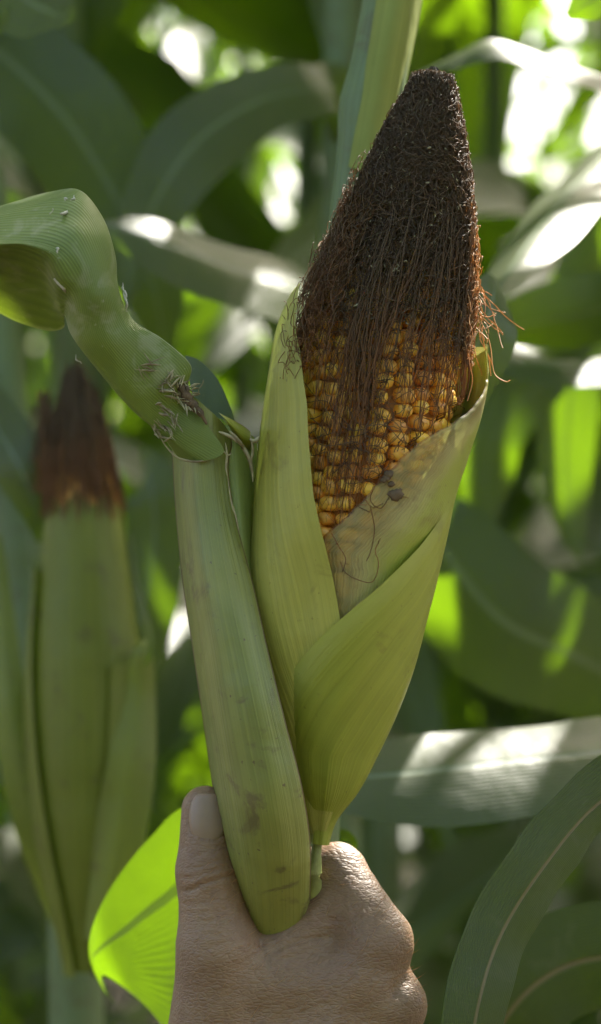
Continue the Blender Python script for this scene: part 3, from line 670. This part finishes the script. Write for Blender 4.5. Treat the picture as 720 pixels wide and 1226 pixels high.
mp = mk.n('ShaderNodeMapping'); mp.inputs['Rotation'].default_value = (0, R(25), 0); mp.inputs['Scale'].default_value = (.55, 1, 1.2); mk.l(oc, mp.inputs[0]); mk.l(mp.outputs[0], vo.inputs['Vector'])
ds_ = mk.noise(oc, 90, 2)
hgt = mk.math('ADD', mk.math('MULTIPLY', mk.ramp(vo.outputs['Distance'], 0, .25), .5), mk.math('MULTIPLY', mk.noise(mk.vmap(oc, (1, 1, 3.2)), 330, 4, .6, .5), 1.4))
bp = mk.n('ShaderNodeBump', i_Strength=.42, i_Distance=.0006); mk.l(hgt, bp.inputs['Height']); mk.l(bp.outputs[0], pb.inputs['Normal'])
mk.l(pb.outputs[0], mk.out.inputs[0]); M_skin = mk.m
hand = ob('person', mesh('person', Wv-HAND_O, F, M_skin), None, HAND_O, label='bare tanned right hand gripping the base of the maize ear, thumb pointing up', category='person')
V_, F_ = tubes(hairs, np.tile([.00006, .00006, .00005, .00004, .00003, .00001], (len(hairs), 1)), 3); ob('hair', mesh('hair', V_-HAND_O, F_, M_silkpale, np.zeros((len(V_), 2))), hand, kind='stuff')
# thumbnail
M_nail = simple('nail', (.25, .17, .11), (.29, .20, .135), 60, .42, .2, .1, .0003)
nv_ = []; nu, nvv = 16, 18
for i in range(nu):
    u = i/(nu-1)
    for j in range(nvv):
        v = j/(nvv-1)*2-1; y_ = 1006-u*56-9*abs(v)**3*(1-u); y_ += 14*abs(v)**5*u
        xx = 249+v*(21+1.5*u-2.5*(1-u)**4-3*u**6)
        ax_ = np.array([247, 22]); rr_ = 35.5-(u*6); dd = 20-math.sqrt(max(rr_**2-(xx-248.5)**2, 30))-.4+5*u**3+1.2*(1-u)**6*3
        dd += .9; nv_.append(((xx-360)/PXM, dd/PXM, CZ-(y_-613)/PXM))
nail = ob('nail', mesh('nail', np.array(nv_)-HAND_O, grid_faces(nu, nvv), M_nail), hand)
sm = nail.modifiers.new('thickness', 'SOLIDIFY'); sm.thickness = .0005; sm.offset = 0

# ================================================================== PLANTS NEAR BY
def stalk_geo(pts, rads, nn=40, k=16, node=.17, ph=0.0):
    c = cr(np.array(pts, float), nn); r_ = cr(np.array(rads, float)[:, None], nn)[:, 0]
    L = np.concatenate([[0], np.cumsum(np.linalg.norm(np.diff(c, axis=0), axis=1))])
    r_ = r_*(1+.16*np.exp(-(((L+ph) % node-node/2)/.009)**2))
    V, F = tubes(c[None], r_[None], k)
    return V, F, np.stack([np.tile(np.arange(k)/k, nn), np.repeat(L, k)], -1)
def near_plant(label, base, pts, rads, group='maize plants standing close behind the ear', ph=0.0):
    b = np.array([base[0], base[1], 0.0]); e = empty('corn_plant', b, label, 'corn plant', group)
    V, F, U = stalk_geo(pts, rads, 90, 18, ph=ph); ob('stalk', mesh('stalk', V-b, F, M_stalk, U), e)
    return e, b
def V3(p): return tuple(p)
# A: stalk right behind the ear
pA, oA = near_plant('maize plant whose pale stalk rises right behind the dark silk tip', (P(330, 1226, .07)[0], .07),
    [(P(330, 1226, .07)[0], .07, .0), V3(P(352, 1700, .075)), V3(P(366, 1226, .075)), V3(P(366, 1040, .072)), V3(P(400, 600, .07)), V3(P(436, 200, .07)), V3(P(468, 0, .075)), V3(P(500, -200, .09)), V3(P(520, -700, .12))],
    [.014, .013, .012, .0115, .011, .0105, .010, .009, .006], ph=.05)
# sheath hugging stalk A at the top, hairy margin
sheet('leaf_sheath', [[(412, 200, 75), (418, 200, 60), (440, 205, 54), (462, 205, 62), (470, 205, 78)], [(426, 110, 76), (434, 110, 60), (454, 112, 54), (476, 112, 62), (484, 112, 78)],
    [(444, 0, 82), (452, 0, 64), (474, 0, 56), (496, 0, 64), (506, 0, 80)], [(462, -110, 92), (468, -110, 74), (490, -110, 66), (512, -110, 74), (520, -110, 90)]], 40, 16, M_pale, pA, oA)
hp = []
for _ in range(240):
    y_ = rng.uniform(-20, 200); x_ = np.interp(y_, [0, 110, 200], [444, 426, 412])+rng.normal(0, .8); L_ = rng.uniform(3, 9)
    hp.append([P(x_-L_*u, y_-L_*.5*u+rng.normal(0, .3), .076) for u in (0, .5, 1)])
V, F = tubes(np.array(hp), np.tile([.00008, .00006, .00002], (240, 1)), 3); ob('margin_hairs', mesh('margin_hairs', V-oA, F, M_silkpale, np.zeros((len(V), 2))), pA, kind='stuff')
blade('leaf', [(430, 640, .08, 30, 30), (480, 560, .085, 38, 20), (530, 480, .09, 42, 10), (568, 420, .09, 44, 0), (586, 378, .09, 40, -10), (592, 350, .095, 26, -30), (594, 334, .10, 14, -50)], M_blue, pA, oA, .2, .0012, rf=30)

def sidep(label, x, y, lean=0.0, h=2.3, r0=.012, ph=0.0):
    return near_plant(label, (x, y), [(x, y, 0), (x+lean*.3, y, .26*h), (x+lean*.6, y, .52*h), (x+lean*.8, y, .75*h), (x+lean, y, h)], [r0, r0, r0*.9, r0*.7, r0*.4], ph=ph)
# B: plant carrying the blurred second ear
bx = P(96, 1226, .30)[0]
pB, oB = near_plant('maize plant with a smaller unopened ear and dark silk, left of the held ear', (bx, .30),
    [(bx, .33, 0), V3(P(92, 1226, .33)), V3(P(70, 1000, .34)), V3(P(30, 700, .35)), V3(P(0, 400, .36)), V3(P(-40, 0, .38)), V3(P(-80, -600, .4))], [.014, .013, .012, .011, .010, .009, .005])
YB = .26; kB = (D+YB)/D
def b_pt(q, th, r): 
    cx = np.interp(q, [440, 600, 800, 1000, 1160], [92, 100, 104, 106, 108])
    k = kB/PXM
    return np.stack(np.broadcast_arrays((cx+np.sin(th)*r-360)*k, YB-np.cos(th)*r*k, CZ-(q-613)*k), -1)
ear2 = ob('ear', None, pB)
RB = spl([440, 460, 500, 560, 605, 700, 800, 900, 1000, 1100, 1160], [2, 10, 24, 36, 44, 56, 66, 66, 56, 36, 24])
def bhusk(q0, q1, t0, t1, off, mat, name='husk_leaf', top=lambda s: 0*s):
    U, S_ = np.meshgrid(np.linspace(0, 1, 50), np.linspace(0, 1, 24), indexing='ij'); q_ = q0+(q1+top(S_)-q0)*U; th_ = t0(U)+(t1(U)-t0(U))*S_
    g = b_pt(q_, th_, RB(q_)+off); ob(name, mesh(name, g.reshape(-1, 3)-oB, grid_faces(50, 24), mat, np.stack([S_, U*.2], -1).reshape(-1, 2)), ear2)
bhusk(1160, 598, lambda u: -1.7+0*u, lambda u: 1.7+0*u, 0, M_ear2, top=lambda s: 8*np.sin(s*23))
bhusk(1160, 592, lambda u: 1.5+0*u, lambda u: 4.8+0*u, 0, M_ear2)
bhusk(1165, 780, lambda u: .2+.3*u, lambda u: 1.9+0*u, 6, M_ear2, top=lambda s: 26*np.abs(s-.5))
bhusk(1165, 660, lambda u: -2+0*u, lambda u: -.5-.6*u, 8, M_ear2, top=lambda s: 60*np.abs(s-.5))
Qm, Tm = np.meshgrid(np.linspace(446, 640, 40), np.linspace(0, 2*np.pi, 41)[:-1], indexing='ij')
g = b_pt(Qm, Tm, RB(Qm)-6+3*np.sin(Tm*9+Qm/14)); ob('silk', mesh('silk', g.reshape(-1, 3)-oB, grid_faces(40, 40, True), M_mat2), ear2)
m = 500; u = np.linspace(0, 1, 16)[None]; q0 = rng.uniform(550, 625, m)[:, None]; q1 = rng.uniform(432, 520, m)[:, None]; Qp = q0+(q1-q0)*u
pth = b_pt(Qp, rng.uniform(-3.1, 3.1, m)[:, None]+rng.normal(0, .4, m)[:, None]*u, RB(Qp)-3+rng.uniform(0, 10, m)[:, None]+rng.normal(0, 5, m)[:, None]*np.clip((500-Qp)/60, 0, 1))
strand_obj('silk', pth, .0003, M_silk, ear2, oB, kind='stuff')
Qm, Tm = np.meshgrid(np.linspace(560, 640, 20), np.linspace(0, 2*np.pi, 41)[:-1], indexing='ij')
g = b_pt(Qm, Tm, RB(Qm)-3+2*np.abs(np.sin(Tm*8))*np.abs(np.sin(Qm/5))); ob('kernel_rows', mesh('kernel_rows', g.reshape(-1, 3)-oB, grid_faces(20, 40, True), M_kernel), ear2)
# tuft of silk leaning left
m = 160; pth = np.array([[P(66-14*v+rng.normal(0, 3)+a*(1.1-.6*v), 590-120*v, YB+.01+b) for v in np.linspace(0, c_, 10)] for a, b, c_ in zip(rng.normal(0, 8, m), rng.normal(0, .008, m), rng.uniform(.4, 1.05, m))])
strand_obj('silk', pth, .0004, M_silk, ear2, oB, kind='stuff')
# its leaf sheaths and leaves
blade('leaf', [(110, 1160, .28, 18, 0), (70, 1080, .27, 24, 10), (38, 980, .26, 26, 10), (14, 860, .26, 22, 0), (4, 740, .27, 14, 0), (-4, 640, .28, 5, 0)], M_ear2, pB, oB, .35)
blade('leaf', [(120, 1130, .24, 20, 0), (140, 1020, .235, 30, 0), (158, 920, .235, 30, -10), (168, 830, .24, 20, -10), (172, 780, .24, 12, -20), (172, 765, .245, 3, -20)], M_ear2, pB, oB, .35)
blade('leaf', [(158, 640, .22, 3, 60), (166, 700, .22, 8, 55), (177, 745, .22, 12, 50), (180, 780, .225, 10, 60), (172, 800, .23, 2, 60)], M_field, pB, oB, .2)
blade('leaf', [(40, 1000, .36, 40, 0), (100, 900, .37, 44, 0), (160, 760, .37, 42, 0), (184, 660, .37, 38, 10), (182, 590, .37, 34, 20), (174, 560, .38, 22, 50), (170, 552, .4, 14, 70)], M_blue, pB, oB, .2, seed=1.)
blade('leaf', [(-60, 430, .33, 20, 20), (-20, 490, .3, 34, 10), (16, 545, .28, 36, 0), (40, 600, .28, 26, -10), (50, 650, .29, 6, -10)], M_blue, pB, oB, .2, seed=2.)

# C: plant off the left of the picture
pC, oC = sidep('maize plant left of the ear sending broad dark leaves across the upper left', -.30, .34, .03)
blade('leaf', [(-220, 120, .33, 30, 0), (-100, 20, .30, 44, 0), (0, -10, .28, 50, 5), (50, 10, .26, 44, 10), (78, 20, .24, 16, 10), (90, 12, .23, 3, 10)], M_field, pC, oC, .15, .001)
blade('leaf', [(-210, -60, .42, 30, 0), (-60, 20, .43, 56, 0), (60, 120, .42, 72, 0), (130, 220, .42, 66, 5), (180, 330, .42, 44, 10), (200, 430, .43, 8, 10)], M_field, pC, oC, .12, .002, seed=.7)
blade('leaf', [(-240, 260, .5, 40, 0), (-120, 170, .5, 44, 0), (-20, 190, .5, 30, 40), (40, 240, .5, 14, 60), (70, 300, .5, 3, 60)], M_field, pC, oC, .12, .002, seed=.7)
# D: plant behind, left of the silk; its leaf arches and droops to the left
pD, oD = sidep('maize plant behind the silk with one arching leaf drooping to the left', P(408, 0, .48)[0], .48, .0, ph=.04)
blade('leaf', [(412, 170, .47, 16, 0), (405, 110, .45, 30, 0), (380, 106, .42, 34, 0), (310, 120, .40, 42, 0), (240, 165, .38, 50, 0), (195, 225, .37, 44, 0), (165, 300, .37, 26, 0), (150, 370, .37, 4, 0)], M_field, pD, oD, .18, .002, seed=.3)
blade('leaf', [(412, 470, .46, 20, -10), (420, 400, .40, 34, -30), (370, 355, .34, 50, -40), (290, 325, .30, 54, -40), (210, 296, .27, 44, -35), (150, 276, .26, 24, -30), (124, 266, .26, 3, -30)], M_blue, pD, oD, .25, .002, seed=1.1)
blade('leaf', [(410, 90, .48, 14, 0), (400, 10, .50, 26, 0), (380, -60, .55, 34, 0), (300, -100, .6, 30, 0), (220, -80, .6, 10, 0)], M_field, pD, oD, .2)
# E: plant off the right
pE, oE = sidep('maize plant right of the ear with sunlit leaves reaching down from the upper right', .33, .26, -.02)
blade('leaf', [(930, 20, .60, 24, -30), (840, 80, .52, 36, -50), (740, 172, .38, 44, -50), (680, 232, .27, 52, -50), (636, 286, .20, 48, -50), (606, 330, .16, 32, -50), (584, 372, .13, 3, -50)], M_blue, pE, oE, .3, .001)
blade('leaf', [(960, 130, .30, 24, 0), (860, 130, .30, 30, -50), (760, 108, .30, 36, -55), (680, 78, .28, 36, -60), (600, 54, .26, 34, -60), (550, 68, .26, 24, -60), (500, 88, .27, 6, -60)], M_field, pE, oE, .2, .001)
blade('leaf', [(930, 440, .33, 24, 0), (820, 430, .34, 34, -50), (720, 440, .33, 32, -50), (650, 436, .32, 30, -50), (590, 420, .32, 22, -50), (560, 400, .32, 4, -50)], M_blue, pE, oE, .25, .002)
blade('leaf', [(930, 300, .40, 24, 0), (820, 330, .40, 40, 20), (720, 370, .40, 44, 20), (640, 386, .42, 40, 20), (560, 400, .45, 10, 20)], M_field, pE, oE, .25, .002)
blade('leaf', [(940, 800, .20, 40, 0), (860, 840, .20, 66, -50), (780, 890, .19, 76, -50), (700, 902, .18, 78, -52), (600, 912, .17, 78, -52), (500, 924, .16, 72, -52), (420, 930, .16, 50, -52), (350, 925, .17, 4, -52)], M_blue, pE, oE, .18, .003, rf=6, seed=1.8)
blade('leaf', [(960, 900, .5, 30, 0), (820, 860, .46, 50, 0), (700, 790, .42, 74, 0), (600, 740, .40, 84, 0), (520, 640, .40, 60, 0), (470, 560, .42, 10, 0)], M_field, pE, oE, .15, .002)
blade('leaf', [(930, 60, .52, 24, 0), (840, 140, .52, 34, 15), (760, 240, .5, 34, 20), (700, 320, .5, 30, 20), (660, 372, .5, 14, 20), (646, 392, .5, 3, 20)], M_blue, pE, oE, .3, .001, seed=2.)
blade('leaf', [(930, -120, .2, 24, 0), (840, -80, .16, 40, 10), (760, -30, .14, 40, 10), (710, 0, .13, 26, 10), (680, 20, .13, 4, 10)], M_field, pE, oE, .3, .001, seed=2.)
blade('leaf', [(940, 330, .5, 16, 0), (820, 330, .48, 26, 10), (730, 380, .46, 30, 10), (690, 450, .45, 34, 0), (678, 540, .45, 34, 0), (684, 620, .45, 22, 0), (694, 670, .45, 3, 0)], M_field, pE, oE, .12, .002, seed=.4)
blade('leaf', [(930, 470, .56, 16, 0), (800, 440, .55, 26, 10), (670, 450, .54, 30, 10), (600, 510, .53, 34, 0), (582, 570, .53, 34, 0), (584, 620, .53, 14, 0), (590, 640, .53, 3, 0)], M_field, pE, oE, .12, .002, seed=.9)
# F: plant low at the right, close to the lens
pF, oF = sidep('low maize leaves rising at the lower right corner beside the hand', .26, .06, .01, 1.15, .011)
blade('leaf', [(985, 1700, .05, 30, 0), (980, 1300, .04, 34, 0), (900, 1050, .02, 42, 10), (800, 930, .01, 48, 20), (720, 960, .0, 44, 25), (650, 1040, -.01, 44, 20), (600, 1120, -.015, 42, 15), (574, 1200, -.02, 40, 10), (560, 1290, -.02, 36, 10), (548, 1400, -.02, 22, 0), (540, 1480, -.02, 3, 0)], M_rough, pF, oF, .3, .0008, 70, rf=40)
blade('leaf', [(980, 1500, .08, 30, 0), (900, 1250, .09, 50, 0), (800, 1160, .10, 62, 0), (700, 1150, .11, 66, 0), (620, 1200, .11, 60, 0), (570, 1300, .12, 40, 0), (560, 1400, .12, 3, 0)], M_rough, pF, oF, .2, .001)
# G: leaf behind the thumb
pG, oG = sidep('maize plant low behind the hand with one bright backlit leaf beside the thumb', P(330, 1226, .17)[0], .17, -.01, 1.04, .010)
sheet('leaf', [[(322, 1300, 172), (330, 1305, 168), (338, 1310, 172)], [(285, 1000, 122), (292, 1110, 127), (300, 1270, 137)], [(225, 966, 112), (232, 1060, 118), (240, 1255, 128)], [(180, 1003, 108), (193, 1080, 112), (205, 1238, 120)],
    [(140, 1052, 106), (152, 1112, 108), (176, 1206, 114)], [(114, 1100, 105), (122, 1134, 106), (145, 1180, 110)], [(106, 1140, 112), (110, 1152, 112), (122, 1168, 114)], [(117, 1172, 128), (121, 1180, 128), (128, 1190, 128)], [(134, 1196, 150), (136, 1200, 150), (138, 1204, 150)]],
    60, 20, M_field, pG, oG, .004, 28)
blade('leaf', [(334, 1300, .165, 8, 0), (352, 1150, .14, 14, -10), (376, 1055, .115, 17, -20), (402, 1008, .10, 15, -40), (418, 1006, .098, 10, -50), (426, 1020, .10, 2, -50)], M_field, pG, oG, .12, .001)

# ================================================================== THE FIELD
def field_leaf_mesh(seed):
    r_ = random.Random(seed); n = 26; L = r_.uniform(.7, .95); W = r_.uniform(.028, .043)
    a0 = R(r_.uniform(58, 74)); a1 = R(r_.uniform(-75, -35)); u = np.linspace(0, 1, n)
    ang = a0+(a1-a0)*np.clip((u-.05)/.95, 0, 1)**r_.uniform(.9, 1.4); st = L/(n-1); yaw = np.cumsum(np.full(n, r_.uniform(-.02, .02)))
    x = np.concatenate([[0], np.cumsum(np.cos(ang[:-1])*st)]); z = np.concatenate([[0], np.cumsum(np.sin(ang[:-1])*st)])
    path = np.stack([x*np.cos(yaw), x*np.sin(yaw), z], 1); T = np.gradient(path, axis=0); T /= np.linalg.norm(T, axis=1)[:, None]
    side = np.cross(np.array([0, 0, 1.]), T); side /= np.linalg.norm(side, axis=1)[:, None]
    nr = np.cross(T, side); tw = u**1.5*r_.uniform(-1.3, 1.3); c_, s_ = np.cos(tw)[:, None], np.sin(tw)[:, None]; side, nr = side*c_+nr*s_, nr*c_-side*s_
    hw = W*np.interp(u, [0, .08, .35, .7, .9, 1], [.45, .7, 1, .8, .4, .02])
    V, F, U = ribbon_geo(path, hw, side, nr, .3, 7, .008, r_.uniform(5, 9), r_.uniform(0, 6))
    return mesh('leaf', V, F, M_field if seed % 3 else M_blue, U)
LM = [field_leaf_mesh(i) for i in range(9)]
def field_stalk_mesh(seed):
    h = 2.05; r_ = random.Random(seed+50); l = r_.uniform(-.05, .05)
    V, F, U = stalk_geo([(0, 0, -.02), (l*.3, .01, .7), (l*.7, 0, 1.4), (l, 0, h)], [.014, .012, .009, .005], 48, 10)
    return mesh('stalk', V, F, M_stalk, U)
SM = [field_stalk_mesh(i) for i in range(3)]
tp = []
for i in range(11):
    a = rng.uniform(0, 6.3); s_ = rng.uniform(.15, .5) if i else 0
    tp.append([(math.cos(a)*s_*v*.2, math.sin(a)*s_*v*.2, .03*i/11*1+v*.24-.3*s_*v*v*.3) for v in np.linspace(0, 1, 6)])
V, F = tubes(np.array(tp), np.full((11, 6), .0025), 4); TM = mesh('tassel', V, F, M_tassel)

def field_plant(x, y, s, label, group, nl=13, z0=.25, drop=None):
    e = empty('corn_plant', (x, y, 0), label, 'corn plant', group); e.rotation_euler.z = random.uniform(0, 6.3); e.scale = (s, s, s)
    ob('stalk', random.choice(SM), e)
    az = random.uniform(0, 6.3)
    for i in range(nl):
        z = z0+(2.0-z0)*i/(nl-1); az += math.pi+random.gauss(0, .25)
        l = ob('leaf', random.choice(LM), e, (0, 0, z)); l.rotation_euler = (random.uniform(-.12, .12), random.uniform(-.1, .15), az)
        k = .72+.45*math.sin(math.pi*min(1, .15+i/nl)); l.scale = (k*random.uniform(.85, 1.1),)*3
        
    t = ob('tassel', TM, e, (0, 0, 2.03))
    return e
FIELD_SEED = 46
def build_field(seed):
    random.seed(seed)
    for ri, ry in enumerate([1.2, 1.75, 2.3, 2.95, 3.7, 4.45, 5.3, 6.2, 7.2, 8.3]):
        hwid = .45+.19*(ry+D)*1.1; x = -hwid+random.uniform(0, .1); xr = max(hwid, 1.5) if ri < 2 else hwid
        while x < xr:
            field_plant(x+random.uniform(-.03, .03), ry+random.uniform(-.06, .06), random.uniform(1.06, 1.22),
                        'tall green maize plant in the blurred rows behind the held ear', 'maize plants in the rows behind')
            x += random.uniform(.17, .24)+.02*ri
    for (x, y) in [(.42, .1), (.5, .38), (.36, .62), (.62, .62), (.72, .2), (.8, .85), (.55, .86), (-.42, .62), (-.5, .2), (-.45, .9), (.9, .5), (.28, .88), (0.02, .9), (-.2, .85)]:  # canopy plants added around the ear so their leaves block the sun
        field_plant(x+random.uniform(-.06, .06), y+random.uniform(-.05, .05), random.uniform(1.08, 1.2), 'tall maize plant with long drooping leaves added beside or just behind the held ear to shade the scene', 'maize plants beside and above the ear', nl=13, z0=1.15)
    for ry in (-1.55, -2.2):  # unseen rows added to bounce warm green light and cover low blue sky
        x = -1.3
        while x < 1.3:
            field_plant(x, ry+random.uniform(-.06, .06), random.uniform(1.0, 1.15), 'unseen green maize plant added in a row behind the photographer', 'maize plants behind the photographer', nl=9); x += random.uniform(.2, .28)
build_field(FIELD_SEED)

# remove field leaves that shade chosen sun spots or close chosen sky gaps
LIT = [(572, 300, .0), (576, 370, 0), (560, 230, 0), (520, 900, .16), (480, 960, .14), (560, 870, .18), (690, 220, .28), (640, 275, .20), (720, 190, .34), (700, 80, .3), (620, 60, .3), (190, 1020, .11), (150, 1130, .11), (25, 100, .55), (10, 210, .55), (170, 740, .23), (680, 500, .45), (680, 560, .45), (585, 560, .53)]
GAPS = [(615, 165), (650, 130), (640, 190), (690, 30), (640, 20), (352, 225), (290, 48), (125, 490), (40, 410)]
def cast(o, dr):
    """names of the field leaves on this ray, and whether anything else blocks it"""
    o = Vector(o); names = []; solid = False
    for hop in range(40):
        hit, loc, nr, fi, obj, mt = SC.ray_cast(dg, o, dr)
        if not hit: break
        if obj.data in LM or obj.data is TM: names.append(obj.name)
        else: solid = True
        o = loc+dr*.002
    return names, solid
def find_gone():
    global dg
    bpy.context.view_layer.update(); dg = bpy.context.evaluated_depsgraph_get(); g = set(); cl = Vector(cam.location)
    for p in LIT:
        for jx, jy in ((0, 0), (14, 6), (-14, -6)): g.update(cast(Vector(P(p[0]+jx, p[1]+jy, p[2]))+SUNV*.012, SUNV)[0])
    for p in GAPS: g.update(cast(cl, (Vector(P(p[0], p[1], 0))-cl).normalized())[0])
    return g
for nme in find_gone(): bpy.data.objects.remove(bpy.data.objects[nme])
